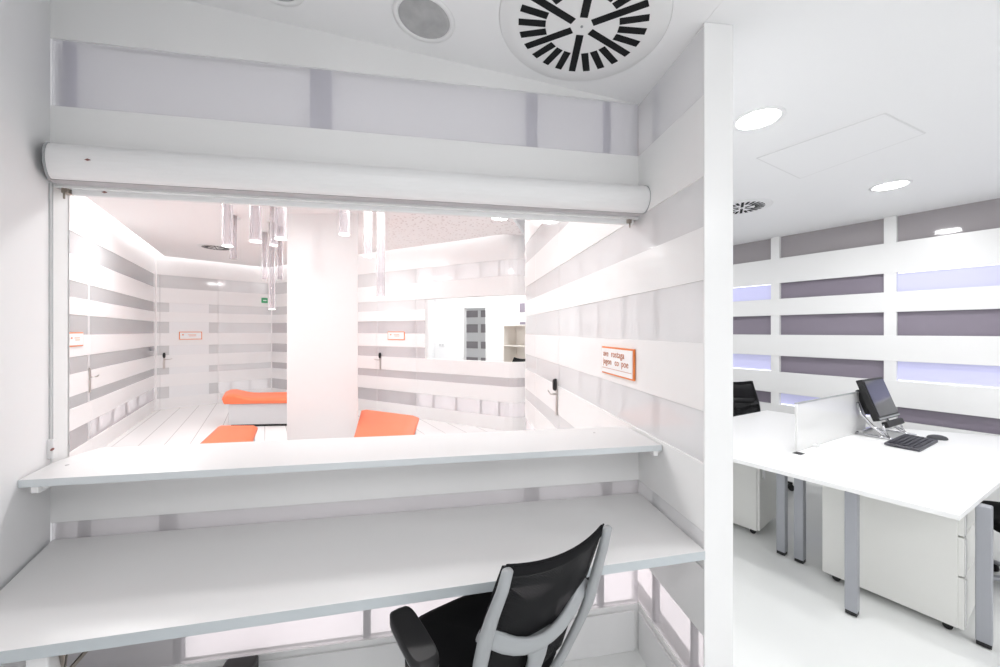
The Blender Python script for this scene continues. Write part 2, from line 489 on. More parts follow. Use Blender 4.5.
mb = MB(); strip(mb, sub(part, LP-.007, LP), -.002, .114, 0, CEIL); struct(mb.build('trim_1', M['lacquer'], bevel=.002))
mb = MB(); strip(mb, sub(part, s_hatch+.11, LP-.02), -.012, -.001, .0, .20); struct(mb.build('baseboard_right', M['rim'], bevel=.002))
mb = MB(); strip(mb, sub(part, 0, LP-.02), .112, .125, 0, CEIL); struct(mb.build('wall_office_side', M['paint']))

# slanting white side wall on the left of the desk
plain_wall('wall_left', [(-.62, -.395), BL], .10, 0, 3.25)
plain_wall('wall_behind', [(-.62, -3.0), (-.62, -.395)], .10, 0, 3.25)
plain_wall('wall_hatch_left', [(-3.2, 1.32), (-1.86, 1.556)], .08, 0, 3.42)
mb = MB(); strip(mb, [tuple(V2(BL)+Vector((-.10, -.018))), tuple(V2(BR)+Vector((.02, .0035)))], .088, .10, 2.17, 3.42)
struct(mb.build('wall_hatch_head', M['wait_lacquer']))
mb = MB(); strip(mb, [tuple(V2(BL)+Vector((-.10, -.018))), tuple(V2(BR)+Vector((.02, .0035)))], .088, .10, 0, 1.06)
struct(mb.build('wall_hatch_foot', M['wait_lacquer']))

# waiting room, left wall
lw = [LN, LC]; LL = length(lw)
ld = (LL-4.30, LL-3.30)
gst = [(LL-x, .05, M['stud_grey']) for x in (.45, 1.1, 1.75, 2.4, 3.0, 4.9, 5.6, 6.3)]
def lwall(name, sa, sb, top, studs, films=()):
    return striped(name, lw, .10, top, 'FEDCBA', lambda r, k: M['pane_pink'] if r == 'F' else M['pane_shaded'], s0=sa, s1=sb, studs=studs, board=M['wait_lacquer'],
                   liner=M['liner_grey'], liner_of=lambda r: M['glow_dim'] if r == 'F' and sa > 3 else None, films=films, film_mat=M['film_grey'])
lwall('wall_waiting_left', ld[1]+.004, LL, 3.42, gst)
lwall('wall_waiting_near', 0, ld[0]-.004, 3.42, gst)
d2 = lwall('door_2', ld[0], ld[1], 2.744, [], films=[(ld[1]-.12, ld[1]-.05)])
mb = MB(); strip(mb, sub(lw, ld[0]-.004, ld[1]+.004), 0, .10, 2.746, 3.42); struct(mb.build('wall_waiting_lintel', M['wait_lacquer']))

# waiting room, far wall on the left of the pillar
fw = [LC, W2a]; LF = length(fw)
fd = (.08, 1.04)
fst = [(x, .045) for x in (1.28, 1.66, 2.04)]
def fwall(name, sa, sb, top, studs, pane, films=()):
    return striped(name, fw, .10, top, 'FEDCBA', pane, s0=sa, s1=sb, studs=studs, board=M['wait_lacquer'], liner=M['liner_grey'],
                   liner_of=lambda r: M['glow_dim'] if r == 'F' and sa > 1 else M['glow_low'] if sa > 1 else None, films=films)
fwall('wall_waiting_far', fd[1]+.004, LF, 3.42, fst, M['pane'])
fwall('wall_waiting_corner', 0, fd[0]-.004, 3.42, [], M['pane'])
d3 = fwall('door_3', fd[0], fd[1], 2.744, [], M['pane'], films=[(.22, .88)])
mb = MB(); strip(mb, sub(fw, fd[0]-.004, fd[1]+.004), 0, .10, 2.746, 3.42); struct(mb.build('wall_waiting_far_lintel', M['wait_lacquer']))

# waiting room, far wall with the second hatch and its rounded end
ang0 = math.atan2(w2.y, w2.x)
cen = V2(W2b) + n2*.34
arc = []
for k in range(1, 11):
    th = -PI/2 + ang0 + k*(math.radians(115)/10)
    arc.append(tuple(cen + Vector((math.cos(th), math.sin(th)))*.34))
hw = [W2a, W2b] + arc; LH = length(hw); LS = (V2(W2b)-V2(W2a)).length
hd = (3.56, 4.56)
H2 = (4.77, LH+.001, 1.10, 2.175)
hst = [(x, .05) for x in (.6, 1.1, 1.7, 2.3, 2.9, 3.3)]
wst = [(x, .03) for x in (4.95, 5.45, 5.95, 6.3)]
def hwall(name, sa, sb, top, studs, **k):
    return striped(name, hw, .10, top, 'FEDCBA', lambda r, k_: M['pane_pink'] if r in 'CDEF' else M['pane'], s0=sa, s1=sb, studs=studs, board=M['wait_lacquer'],
                   liner_of=lambda r: M['glow_dim'] if sa > 4.4 and r in 'FA' else None, **k)
hwall('wall_waiting_back', 0, hd[0]-.004, 3.42, hst)
hwall('wall_waiting_right', hd[1]+.004, LH, 3.42, wst, hole=H2)
d4 = hwall('door_4', hd[0], hd[1], 2.744, [(hd[0]+.12, .06), (hd[1]-.1, .06)])
mb = MB(); strip(mb, sub(hw, hd[0]-.004, hd[1]+.004), 0, .10, 2.746, 3.42); struct(mb.build('wall_waiting_back_lintel', M['wait_lacquer']))

for nm, c_ in (('trim_3', W2a), ('trim_4', LC)):
    mb = MB(); mb.prism([(c_[0]-.02, c_[1]), (c_[0], c_[1]-.014), (c_[0]+.02, c_[1]), (c_[0], c_[1]+.12)], 0, 3.42); struct(mb.build(nm, M['wait_lacquer']))
# the white pillar in the waiting room
mb = MB(); mb.prism([(-2.72, 4.85), (-1.812, 4.85), (-2.01, 5.35), (-2.98, 5.35)], 0, 3.12)
p = struct(mb.build('wall_pillar', M['wait_lacquer'], bevel=.012))

# office window wall: white bands, mauve glass, some bays lit from behind
ow = [OW0, OW1]; LO = length(ow)
def s_on(path, p): return (V2(p)-V2(path[0])).dot((V2(path[1])-V2(path[0])).normalized())
mull = [s_on(ow, p) for p in ((3.358, 4.640), (3.904, 3.804), (2.63, 5.75), (4.75, 2.51))]
mull = sorted(mull)
def opane(r, k):
    lit = {'B': (1, 3), 'D': (1, 3), 'E': (2,)}
    if r in lit and k in lit[r]: return M['pane_violet']
    return M['pane_taupe'] if r == 'A' else M['pane_mauve']
striped('wall_window', ow, .12, CEIL, 'EDCBA', opane, board=M['lacquer'], mullions=mull, inset=.05)
lamp_rows = thing('strip_lamp', 'thin white strip lamps glowing in the lilac bays of the office wall', 'light', (0, 0, 0))
e4 = [0] + mull + [LO]
for r, k, up in (('B', 1, 1), ('B', 3, 1), ('D', 1, 0), ('D', 3, 0), ('E', 2, 0)):
    za, zb = ROW[r]; z = zb-.007 if up else za
    g = MB(); strip(g, sub(ow, e4[k]+.05, e4[k+1]-.05), .040, .048, z, z+.007); g.build('lamp_tube', M['tube_line'], lamp_rows)
plain_wall('wall_office_light_block', [(.46, 5.08), (1.40, 7.75)], -.08, 0, CEIL)  # unseen plain wall added to block light at the open gap
plain_wall('wall_office_near', [OW1, (6.4, -.2)], .10, 0, CEIL)

# ------------------------------------------------------------------ room behind the second hatch
def q(s, n, base=W2b): return tuple(V2(base) + w2*s + n2*n)
plain_wall('wall_inner_left', [q(-3.05, .12), q(-3.05, 2.0)], .08, 0, 2.75)
ib = [q(-3.05, 2.0), q(1.11, 2.0)]
db0 = s_on(ib, (-.867, 8.896)); db1 = s_on(ib, (-.293, 8.577))
mb = MB(); strip(mb, sub(ib, 0, db0), 0, .09, 0, 2.75); strip(mb, sub(ib, db1, length(ib)), 0, .09, 0, 2.75)
strip(mb, sub(ib, db0, db1), 0, .09, 2.17, 2.75); struct(mb.build('wall_inner_back', M['paint']))
mb = MB()
for a_, b_ in ((db0, db0+.03), (db1-.03, db1)): strip(mb, sub(ib, a_, b_), -.012, .1, 0, 2.17)
strip(mb, sub(ib, db0, db1), -.012, .1, 2.13, 2.17); struct(mb.build('trim_2', M['rim']))
plain_wall('wall_inner_right', [(.175, 8.317), (1.35, 6.75)], .08, 0, 2.75)
mb = MB(); strip(mb, [(.42, 7.99), (1.2, 6.95)], -.012, -.001, 1.99, 2.18); struct(mb.build('window_1', M['pane_mauve']))
mb = MB(); strip(mb, [(.42, 7.99), (1.2, 6.95)], -.012, -.001, 1.735, 1.79); struct(mb.build('window_2', M['pane_mauve']))
iw = [q(-3.6, 3.74), q(2.4, 3.74)]
striped('wall_inner_far', iw, .08, 2.75, 'EDCB', lambda r, k: M['pane_taupe'], mullions=[s_on(iw, (-.58, 10.75))], board=M['lacquer'], inset=.03)
mb = MB(); mb.prism([q(-3.2, .11), q(.1, .11), (.75, 6.3), (1.6, 6.6), q(2.4, 3.9), q(-3.6, 3.9)], 2.75, 2.83)
struct(mb.build('ceiling_inner', M['ceil']))
# open door leaf with its handle, in the inner doorway
pd = V2(pt(ib, db1-.03)); dd = (n2*.95 + w2*.12).normalized()
mb = MB(); strip(mb, [tuple(pd+n2*.10), tuple(pd+n2*.10+dd*.62)], 0, .04, .01, 2.12); d5 = struct(mb.build('door_5', M['rim']))

# ------------------------------------------------------------------ door furniture and signs
def handle(door, path, s, z, flip, knob=True, mat=None, h=.31):
    """long escutcheon plate with a lever and a black reader cap; flip = side the lever points to along path"""
    p = pt(path, s); t = (pt(path, s+.01)-pt(path, s-.01)).normalized(); n = Vector((t.y, -t.x))   # towards the viewer
    mat = mat or M['steel']
    def P(a, o, zz): return (p.x+t.x*a+n.x*o, p.y+t.y*a+n.y*o, zz)
    g = MB(); g.prism([P(-.018, .001, 0)[:2], P(.018, .001, 0)[:2], P(.018, .014, 0)[:2], P(-.018, .014, 0)[:2]], z-h*.62, z+h*.38)
    pl = g.build('handle_plate', mat, door, bevel=.004)
    g = MB(); g.sweep([P(0, .012, z), P(0, .045, z), P(flip*.02, .055, z-.002), P(flip*.07, .056, z), P(flip*.125, .054, z+.012)],
                      [(.018, .018), (.018, .018), (.017, .017), (.016, .014), (.014, .010)], n=8)
    g.build('lever', mat, door)
    if knob:
        g = MB(); g.sweep([P(0, .010, z+.085), P(0, .03, z+.085), P(0, .042, z+.085)], [(.046, .11), (.046, .11), (.03, .09)], n=14)
        g.build('card_reader', M['black'], door)
handle(dr, part, 1.61, 1.03, -1)
handle(d2, lw, ld[1]-.08, 1.02, 1, knob=False)
handle(d3, fw, .14, 1.02, 1)
handle(d4, hw, 3.66, 1.04, -1)
p5 = pd + n2*.10
handle(d5, [tuple(p5), tuple(p5+dd*.62)], .5, 1.06, -1, knob=False, h=.34, mat=M['bracket'])
g = MB(); _p = pt(lw, LL-.35); g.lathe([(.0, -.045), (.035, -.04), (.04, 0), (.035, .04), (.0, .045)], (_p.x+.03, _p.y, 1.25), n=12)
tag(g.build('wall_knob', M['stud_grey']), 'small grey knob on the striped wall near the far left corner', 'knob')

def sign(name, path, s0, s1, z0, z1, label, group=None, back=True, lines=None, thick=.018, tt=None):
    p = pt(path, (s0+s1)/2); t = (pt(path, s1)-pt(path, s0)).normalized(); n = Vector((t.y, -t.x))
    rz = math.atan2(t.y, t.x); W = s1-s0; Hh = z1-z0
    o = thing(name, label, 'sign', (p.x+n.x*.002, p.y+n.y*.002, z0), rz, group)
    # local: x along wall (viewer's left to right), y behind
    g = MB(); g.box((0, -thick/2, Hh/2), (W, thick, Hh)); g.build('backing', M['orange_sign'], o, bevel=.001)
    b = .009 if back else .014
    g = MB(); g.box((0, -thick-.0015, Hh/2), (W-2*b, .003, Hh-2*b)); g.build('face', M['sign_white'], o)
    for (x, zz, w, h) in (lines or []):
        g = MB(); g.box((x, -thick-.0042, zz), (w, .002, h)); g.build('rule', M['sign_text'] if back else M['orange_sign'], o)
    if tt:
        for body, x, zz, sz in tt:   # two lines of small lettering
            text_obj('lettering', body, sz, M['sign_text'], o, (x, -thick-.004, zz), (PI/2, 0, 0), spacing=1.08)
    return o
# the near sign on the long partition
sl0 = (5.04-2.365)/.9931; sl1 = (5.04-1.947)/.9931
sign('door_sign', part, sl0, sl1, 1.343, 1.506, 'orange edged white sign with two lines of russet lettering on the long partition', None, True,
     [(0, .036, .39,   .0022)], .011, [('ave', -.178, .106, .054), ('rostaga', -.062, .106, .054), ('jagon', -.178, .060, .053), ('co', -.012, .060, .053), ('poe', .075, .060, .053)])
SL = [(-.13, .10, .03, .022), (.02, .10, .14, .008), (.03, .075, .12, .008)]
sign('door_sign', fw, .376, .758, 1.42, 1.585, 'small orange outlined sign on the far door left of the white pillar', 'orange outlined door signs', False, SL, .01)
sign('door_sign', lw, LL-4.02, LL-3.60, 1.42, 1.585, 'orange outlined sign on the left waiting room door, cut off by the hatch frame', 'orange outlined door signs', False, SL, .01)
sign('door_sign', hw, 3.86, 4.29, 1.43, 1.59, 'small orange outlined sign on the door between the pillar and the second hatch', 'orange outlined door signs', False, SL, .01)
_p = pt(fw, 1.95); t = (V2(W2a)-V2(LC)).normalized()
ex = thing('exit_sign', 'tiny green emergency exit sign with a white arrow on the far wall', 'sign', (_p.x+t.y*.003, _p.y-t.x*.003, 2.27), math.atan2(t.y, t.x))
g = MB(); g.box((0, -.006, .06), (.13, .012, .12)); g.build('plate', M['green'], ex)
g = MB(); g.box((-.01, -.014, .06), (.05, .003, .022)); g.prism([(.015, -.0155), (.05, -.0155), (.05, -.0125), (.015, -.0125)], .055, .065)
g.box((.02, -.014, .06), (.028, .003, .028), Matrix.Rotation(PI/4, 3, 'Y')); g.build('arrow', M['sign_white'], ex)
sw = thing('light_switch', 'white twin light switch on the wall seen through the second hatch', 'switch', (*pt(ib, db0-.62), 1.22), math.atan2(w2.y, w2.x))
g = MB(); g.box((0, -.006, .04), (.16, .012, .08)); g.build('plate', M['rim'], sw, bevel=.003)
for x in (-.04, .04):
    g = MB(); g.box((x, -.014, .04), (.06, .006, .06)); g.build('rocker', M['bench_base'], sw)

# ------------------------------------------------------------------ roller shutter over the hatch
bd = (V2(BR)-V2(BL)).normalized(); bn = Vector((bd.y, -bd.x))       # bn points to the desk side
BA = math.atan2(bd.y, bd.x)
rb = thing('roller_blind', 'long white roller blind cassette across the top of the hatch', 'blind', (*BL, 2.173), BA)
# local: x along the wall, y behind (so the room side is -y), z up from the cassette's underside
prof = []
for k in range(13):
    th = PI*.5 + k*PI/12*.93
    prof.append((-.055 + .062*math.cos(th), .068 + .066*math.sin(th)))
prof = [(-.001, .134)] + prof + [(-.03, .004), (-.001, .004)]
XL, XR = -.052, LB-.012
def extr(mb, prof, xa, xb, skew_l=0, skew_r=0):
    mb.loft([[Vector((xa - skew_l*y, y, z)) for y, z in prof], [Vector((xb - skew_r*y, y, z)) for y, z in prof]], smooth=False)
g = MB(); extr(g, prof, .018, XR, .50, .05); g.build('cassette', M['rim'], rb, bevel=.001)
pf2 = [(y*1.03-.0, .068+(z-.068)*1.03) for y, z in prof]
g = MB(); extr(g, pf2, .014, .022, .50, .50); g.build('end_cap', M['silver'], rb)
g = MB(); extr(g, pf2, XR-.002, XR+.006, .05, .05); g.build('end_cap', M['silver'], rb)
g = MB(); g.box(((XR+.05)/2, .035, -.012), (XR-.05, .022, .034)); g.build('bottom_bar', M['rim'], rb, bevel=.004)
g = MB(); g.box(((XR+.03)/2, -.028, .0025), (XR-.03, .05, .003)); g.build('slot', M['seam'], rb)
for x in (.036, XR-.03):
    g = MB(); g.box((x, .030, -.012), (.024, .034, .028)); g.box((x-.004, .012, -.012), (.008, .006, .03)); g.box((x+.007, .012, -.004), (.005, .006, .012))
    bk = g.build('bracket', M['bracket'], rb, bevel=.002)
    g = MB(); g.sweep([(x, .012, -.024), (x, .012, -.050)], (.006, .006), n=8); g.build('pin', M['bracket'], bk)
for x, y, z in ((.215, -.119, .060), (.165, .0235, -.012)):
    g = MB(); g.sweep([(x-.009, y, z), (x, y-.001, z), (x+.009, y, z)], [(.002, .002), (.004, .009), (.002, .002)], n=8); g.build('rivet', M['rivet'], rb)
g = MB(); g.sweep([(.008, -.014, 0), (.008, -.014, -1.0)], (.002, .002), n=6); g.sweep([(.020, -.014, 0), (.020, -.014, -1.0)], (.002, .002), n=6)
cd = g.build('cord', M['silver'], rb)
g = MB(); g.box((.014, -.012, -1.03), (.026, .02, .075)); g.build('cord_tensioner', M['rim'], cd, bevel=.003)
g = MB(); g.sweep([(.024, -.024, -1.032), (.034, -.03, -1.026)], (.008, .008), n=8); g.build('cord_screw', M['rivet'], cd)

# ------------------------------------------------------------------ hatch shelf and desk
sh = thing('counter_shelf', 'white counter shelf along the sill of the hatch', 'shelf', (0, 0, 1.065))
ldn = (V2(BL)-V2((-.62, -.395))).normalized()
SF = [(-1.641, 1.293), (.722, 1.694), (.672, 2.030), (-1.74, 1.655), (-1.735, 1.488)]
mb = MB(); mb.prism(SF, 0, .027, 0)
for f in mb.bm.faces:
    n = f.normal; f.normal_update()
    if abs(f.normal.z) < .1 and f.normal.y < -.5: f.material_index = 1
mb.build('board', [M['desk'], M['desk_edge']], sh, bevel=.0015)
for (x, y) in ((-1.600, 1.318), (.690, 1.705)):
    g = MB(); g.box((x, y, -.011), (.022, .03, .022), Matrix.Rotation(BA, 3, 'Z')); g.box((x+.004, y+.09, -.006), (.018, .18, .012), Matrix.Rotation(BA, 3, 'Z'))
    g.build('bracket', M['rim'], sh, bevel=.002)
for (x, y) in ((-1.64, 1.44), (.470, 1.895)):
    g = MB(); g.lathe([(.006, .0265), (.006, .028), (.004, .0285)], (x, y, 0), n=12); g.build('screw_cap', M['seam'], sh)

dk = thing('reception_desk', 'long white desk fixed under the hatch between the two side walls', 'desk', (0, 0, 0))
DP = [(-1.404, .931), (.757, 1.400), (.697, 1.907), (-1.740, 1.478)]
mb = MB(); mb.prism(DP, .756, .789)
for f in mb.bm.faces:
    f.normal_update()
    if abs(f.normal.z) < .1 and f.normal.y < -.5: f.material_index = 1
mb.build('desk_top', [M['desk'], M['desk_front']], dk, bevel=.0015)
g = MB(); g.box((-1.225, 1.025, .378), (.05, .05, .755), Matrix.Rotation(BA, 3, 'Z')); g.build('leg', M['rim'], dk, bevel=.004)
g = MB(); g.sweep([(-1.19, 1.035, .742), (-1.12, 1.06, .742), (-1.19, 1.04, .66), (-1.19, 1.035, .742)], (.02, .02), n=6)
g.box((-1.15, 1.05, .745), (.09, .04, .016)); g.build('leg_bracket', M['bracket'], dk)
g = MB(); g.box((.62, 1.70, .745), (.06, .24, .02), Matrix.Rotation(-.118, 3, 'Z')); g.build('leg_bracket', M['rim'], dk, bevel=.003)
cb = thing('cable_box', 'black cable box standing under the left half of the hatch desk', 'box', (-1.03, 1.50, 0), BA)
g = MB(); g.box((0, 0, .145), (.12, .07, .29)); g.build('housing', M['black'], cb, bevel=.01)
g = MB(); g.box((0, -.037, .22), (.08, .004, .05)); g.build('socket_strip', M['keyboard'], cb)

# ------------------------------------------------------------------ office chairs
def interp(a, b, t): return tuple(a[i]+(b[i]-a[i])*t for i in range(len(a)))
def make_chair(label, frame_mat, loc, rz, group):
    c = thing('office_chair', label, 'chair', loc, rz, group)
    # +y is the way the sitter faces, origin on the floor
    BY = [(.40, -.180), (.50, -.205), (.60, -.240), (.68, -.274), (.80, -.322), (1.0, -.402), (1.1, -.43)]
    def by(x, z):       # surface of the curved, reclined back
        for k in range(len(BY)-1):
            if z <= BY[k+1][0] or k == len(BY)-2:
                t = (z-BY[k][0])/(BY[k+1][0]-BY[k][0]); y = BY[k][1] + t*(BY[k+1][1]-BY[k][1]); break
        return y - .032*(1-(x/.215)**2)
    # net
    mb = MB(); nx, nz = 14, 18; W = lambda z: .188 + .014*math.sin(PI*min(1, max(0, (z-.50)/.50)))
    def grid(off):
        return [[mb.bm.verts.new((x := (2*i/nx-1)*W(z := .50+.485*j/nz), by(x, z)+off, z + .018*(x/.18)**2*(j/nz))) for i in range(nx+1)] for j in range(nz+1)]
    A = grid(.0); B = grid(.006)
    for j in range(nz):
        for i in range(nx):
            mb.bm.faces.new((A[j][i], A[j][i+1], A[j+1][i+1], A[j+1][i])).smooth = True
            mb.bm.faces.new((B[j][i], B[j+1][i], B[j+1][i+1], B[j][i+1])).smooth = True
    for j in range(nz):
        mb.bm.faces.new((A[j][0], A[j+1][0], B[j+1][0], B[j][0])); mb.bm.faces.new((A[j][nx], B[j][nx], B[j+1][nx], A[j+1][nx]))
    for i in range(nx):
        mb.bm.faces.new((A[0][i], B[0][i], B[0][i+1], A[0][i+1])); mb.bm.faces.new((A[nz][i], A[nz][i+1], B[nz][i+1], B[nz][i]))
    br = mb.build('backrest', M['mesh'], c)
    g = MB(); pth = [((2*i/12-1)*.180, by((2*i/12-1)*.18, .97)-.001, .972+.018*((2*i/12-1))**2) for i in range(13)]
    g.sweep(pth, (.010, .034), n=8); g.build('top_hem', M['black_fabric'], br)
    # silver rear frame: two uprights, a U-shaped yoke and two lower legs
    g = MB()
    for s in (-1, 1):
        pth = [(s*.186, by(.18, 1.0)-.006, 1.0), (s*.190, by(.18, .94)-.012, .94), (s*.200, by(.19, .86)-.016, .86), (s*.206, by(.19, .79)-.020, .79),
               (s*.206, by(.18, .72)-.024, .72), (s*.200, by(.17, .65)-.024, .65), (s*.190, by(.16, .58)-.022, .58), (s*.168, by(.15, .50)-.02, .50), (s*.120, by(.12, .44)-.01, .43), (s*.085, -.12, .395)]
        g.sweep(pth, [(.030, .022), (.034, .024), (.038, .026), (.044, .026), (.046, .026), (.040, .024), (.036, .024), (.034, .024), (.036, .026), (.04, .03)], ref=(0, 1, 0), n=12)
    g.sweep([(0, by(0, .68)-.012, .70), (0, by(0, .62)-.026, .62), (0, by(0, .54)-.026, .54), (0, by(0, .46)-.015, .46), (0, -.10, .40)],
            [(.10, .022), (.066, .026), (.056, .028), (.056, .030), (.06, .03)], ref=(0, 1, 0), n=12)
    yk = []
    for i in range(13):
        u = 2*i/12-1
        yk.append((u*.198, by(u*.185, .69)-.026, .690+.095*abs(u)**2.1))
    g.sweep(yk, [(.054-.012*(1-abs(2*i/12-1)), .022) for i in range(13)], ref=(0, 1, 0), n=12)
    g.build('back_frame', frame_mat, c, smooth=True)
    # lumbar bar behind the net
    g = MB(); g.sweep([(-.165, by(.165, .80)+.02, .80), (0, by(0, .80)+.018, .80), (.165, by(.165, .80)+.02, .80)], (.012, .05), n=8)
    g.build('lumbar_bar', M['black'], c)
    # seat
    rings = []
    for (z, kx, ky) in ((.415, .80, .82), (.425, .96, .96), (.455, 1.0, 1.0), (.482, .97, .97), (.492, .85, .86), (.494, .5, .5), (.494, .1, .1)):
        r = []
        for i in range(28):
            t = 2*PI*i/28; cs, sn = math.cos(t), math.sin(t)
            r.append(Vector((math.copysign(abs(cs)**.55, cs)*.245*kx, .02+math.copysign(abs(sn)**.55, sn)*.235*ky, z-.02*max(0, sn)**3)))
        rings.append(r)
    g = MB(); g.loft(rings); g.build('seat', M['black_fabric'], c, smooth=True)
    g = MB(); g.box((0, -.03, .395), (.20, .30, .045)); g.build('tilt_mechanism', M['black'], c, bevel=.01)
    # arms
    for s in (-1, 1):
        g = MB(); g.sweep([(s*.13, -.04, .40), (s*.25, -.04, .40), (s*.285, -.04, .43), (s*.294, -.05, .52), (s*.304, -.07, .655)], [(.05, .022), (.05, .022), (.05, .024), (.045, .022), (.045, .022)], ref=(0, 1, 0), n=10)
        ar = g.build('arm_post', M['black'], c, smooth=True)
        rr = []
        for (z, k) in ((.655, .86), (.662, 1.0), (.680, 1.0), (.688, .88)):
            rr.append([Vector((s*.308 + math.copysign(abs(math.cos(2*PI*i/20))**.45, math.cos(2*PI*i/20))*.041*k,
                               -.090+math.copysign(abs(math.sin(2*PI*i/20))**.45, math.sin(2*PI*i/20))*.128*(k+.02), z)) for i in range(20)])
        g = MB(); g.loft(rr); g.build('arm_pad', M['black'], ar)
        g = MB(); g.loft([[v+Vector((0, 0, -.005)) for v in rr[0]], [Vector((v.x, v.y, .657)) for v in rr[1]]]); g.build('arm_trim', M['silver'], ar)
    # column, star base, castors
    g = MB(); g.lathe([(.028, .09), (.028, .24), (.018, .242), (.018, .38)], n=16); g.build('gas_column', M['black'], c)
    g = MB(); g.lathe([(.04, .065), (.045, .075), (.045, .11), (.035, .12)], n=18)
    for k in range(5):
        a_ = 2*PI*k/5 + .3
        g.sweep([(.03*math.cos(a_), .03*math.sin(a_), .095), (.18*math.cos(a_), .18*math.sin(a_), .085), (.31*math.cos(a_), .31*math.sin(a_), .068)], [(.05, .04), (.042, .032), (.030, .022)], n=10)
    g.build('star_base', frame_mat, c, smooth=True)
    for k in range(5):
        a_ = 2*PI*k/5 + .3; x, y = .30*math.cos(a_), .30*math.sin(a_)
        g = MB()
        for s in (-1, 1):
            ox, oy = -math.sin(a_)*.016*s, math.cos(a_)*.016*s
            g.sweep([(x+ox*.5, y+oy*.5, .028), (x+ox*1.4, y+oy*1.4, .028)], (.056, .056), n=16, p=2)
        g.sweep([(x, y, .03), (x, y, .066)], (.018, .018), n=8, p=2)
        g.build('castor', M['black'], c)
    return c
make_chair('black mesh office chair with a silver grey back frame pushed up to the hatch desk', M['silver'], (-.060, 1.400, 0), math.radians(34), 'office chairs')
make_chair('black mesh office chair behind the left office desk, beside the partition end', M['black'], (2.645, 3.95, 0), math.radians(174), 'office chairs').scale = (1.03, 1.03, 1.025)
make_chair('black office chair with grey star base, cut off by the right edge of the photo', M['grey_metal'], (3.22, 2.24, 0), math.radians(62), 'office chairs')

# ------------------------------------------------------------------ office desks
def odesk(name, label, poly, legs, group):
    o = thing(name, label, 'desk', (0, 0, 0), 0, group)
    mb = MB(); mb.prism(poly, .716, .740); mb.build('desk_top', M['office_desk'], o)
    for (x, y, r) in legs:
        g = MB(); R_ = Matrix.Rotation(math.radians(r), 3, 'Z')
        g.box((x, y, .37), (.055, .055, .69), R_); lg = g.build('leg', M['grey_metal'], o, bevel=.006)
        g = MB(); g.box((x, y, .018), (.05, .05, .024), R_); g.lathe([(.016, .0), (.02, .004), (.02, .010)], (x, y, 0), n=12); g.build('foot', M['black'], lg)
    return o
R0 = Vector((2.141, 1.771)); fdn = Vector((-.582, .813)); ir = Vector((.874, .486)).normalized()
G0 = R0 + fdn*.843                                     # front end of the gap between the desks
L0 = R0 + fdn*1.700
ds = 2.30
def far(p, d=ds): return tuple(p + ir*d)
rdk = odesk('office_desk', 'white office desk with the monitor and keyboard on it', [tuple(R0), far(R0, 2.52), far(G0-fdn*.0004, 1.98), tuple(G0-fdn*.0004)],
      [(2.078, 2.632, 35), (1.99, 2.148, 35), (2.462, 1.932, 35)], 'office desks')
g = MB(); a_ = R0 + ir*.62+fdn*.05; b_ = R0+ir*.62+fdn*.80
g.prism([tuple(a_), tuple(a_+ir*.04), tuple(b_+ir*.04), tuple(b_)], .67, .716); g.build('frame_rail', M['grey_metal'], rdk)
g = MB(); g.box((*(G0 + ir*.49 - fdn*.032), .741), (.06, .05, .004), Matrix.Rotation(.507, 3, 'Z')); g.build('cable_port', M['black'], rdk)
odesk('office_desk', 'white empty office desk behind the low white screen', [tuple(G0+fdn*.0004), far(G0+fdn*.0004, 2.0), far(L0, 2.0), tuple(L0)],
      [(2.023, 2.726, 35), tuple(L0+ir*.45-fdn*.06)+(35,)], 'office desks')
dv = thing('divider_screen', 'low white divider screen standing between the two office desks', 'screen', (*(G0+ir*.532), .7405), math.atan2(ir.y, ir.x))
g = MB(); g.box((.60, 0, .170), (1.20, .018, .338)); g.build('panel', M['screen_panel'], dv, bevel=.003)
g = MB(); g.box((.60, 0, .341), (1.20, .022, .006)); g.build('top_trim', M['silver'], dv)
for x in (.25, 1.05):
    g = MB(); g.box((x, 0, .01), (.05, .07, .018)); g.build('clamp', M['rim'], dv, bevel=.003)

# pedestals
def pedestal(label, c0, c1, w, front, group):
    """c0-c1 = the long side nearest the camera (floor points); w = width away from it; front = which end carries the drawers"""
    a_, b_ = V2(c0), V2(c1); u = (b_-a_).normalized(); n = Vector((-u.y, u.x)); L = (b_-a_).length
    o = thing('drawer_pedestal', label, 'cabinet', (a_.x, a_.y, 0), math.atan2(u.y, u.x), group)
    z0, z1 = .045, .665
    g = MB(); g.box((L/2-.01, w/2, (z0+z1)/2), (L-.02, w, z1-z0)); g.build('body', M['cabinet'], o, bevel=.004)
    hs = [(.0, .27), (.275, .48), (.485, .61)] if front else []
    for ha, hb in hs:
        g = MB(); g.box((L-.0095, w/2, z0+(ha+hb)/2), (.022, w-.004, hb-ha-.004)); d = g.build('drawer', M['cabinet'], o, bevel=.003)
        g = MB(); g.box((L+.003, .03, z0+(ha+hb)/2), (.006, .02, (hb-ha)*.9)); g.build('grip', M['rim'], d)
    for x in (.06, L-.06):
        for y in (.05, w-.05):
            g = MB(); g.sweep([(x, y-.012, .02), (x, y+.012, .02)], (.04, .04), n=14, p=2); g.box((x, y, .038), (.03, .03, .02)); g.build('castor', M['black'], o)
    return o
pedestal('large white drawer pedestal under the desk with the monitor', (2.085, 2.46), (2.402, 1.968), .42, True, 'drawer pedestals')
pb = pedestal('small white pedestal with a vertical handle under the left office desk', (1.70, 3.31), (2.003, 2.930), .42, False, 'drawer pedestals')
g = MB(); g.box((.478, .20, .36), (.018, .41, .60)); dd_ = g.build('door', M['cabinet'], pb, bevel=.003)
g = MB(); g.box((.495, .06, .52), (.014, .03, .14)); g.build('handle', M['rim'], dd_, bevel=.004)

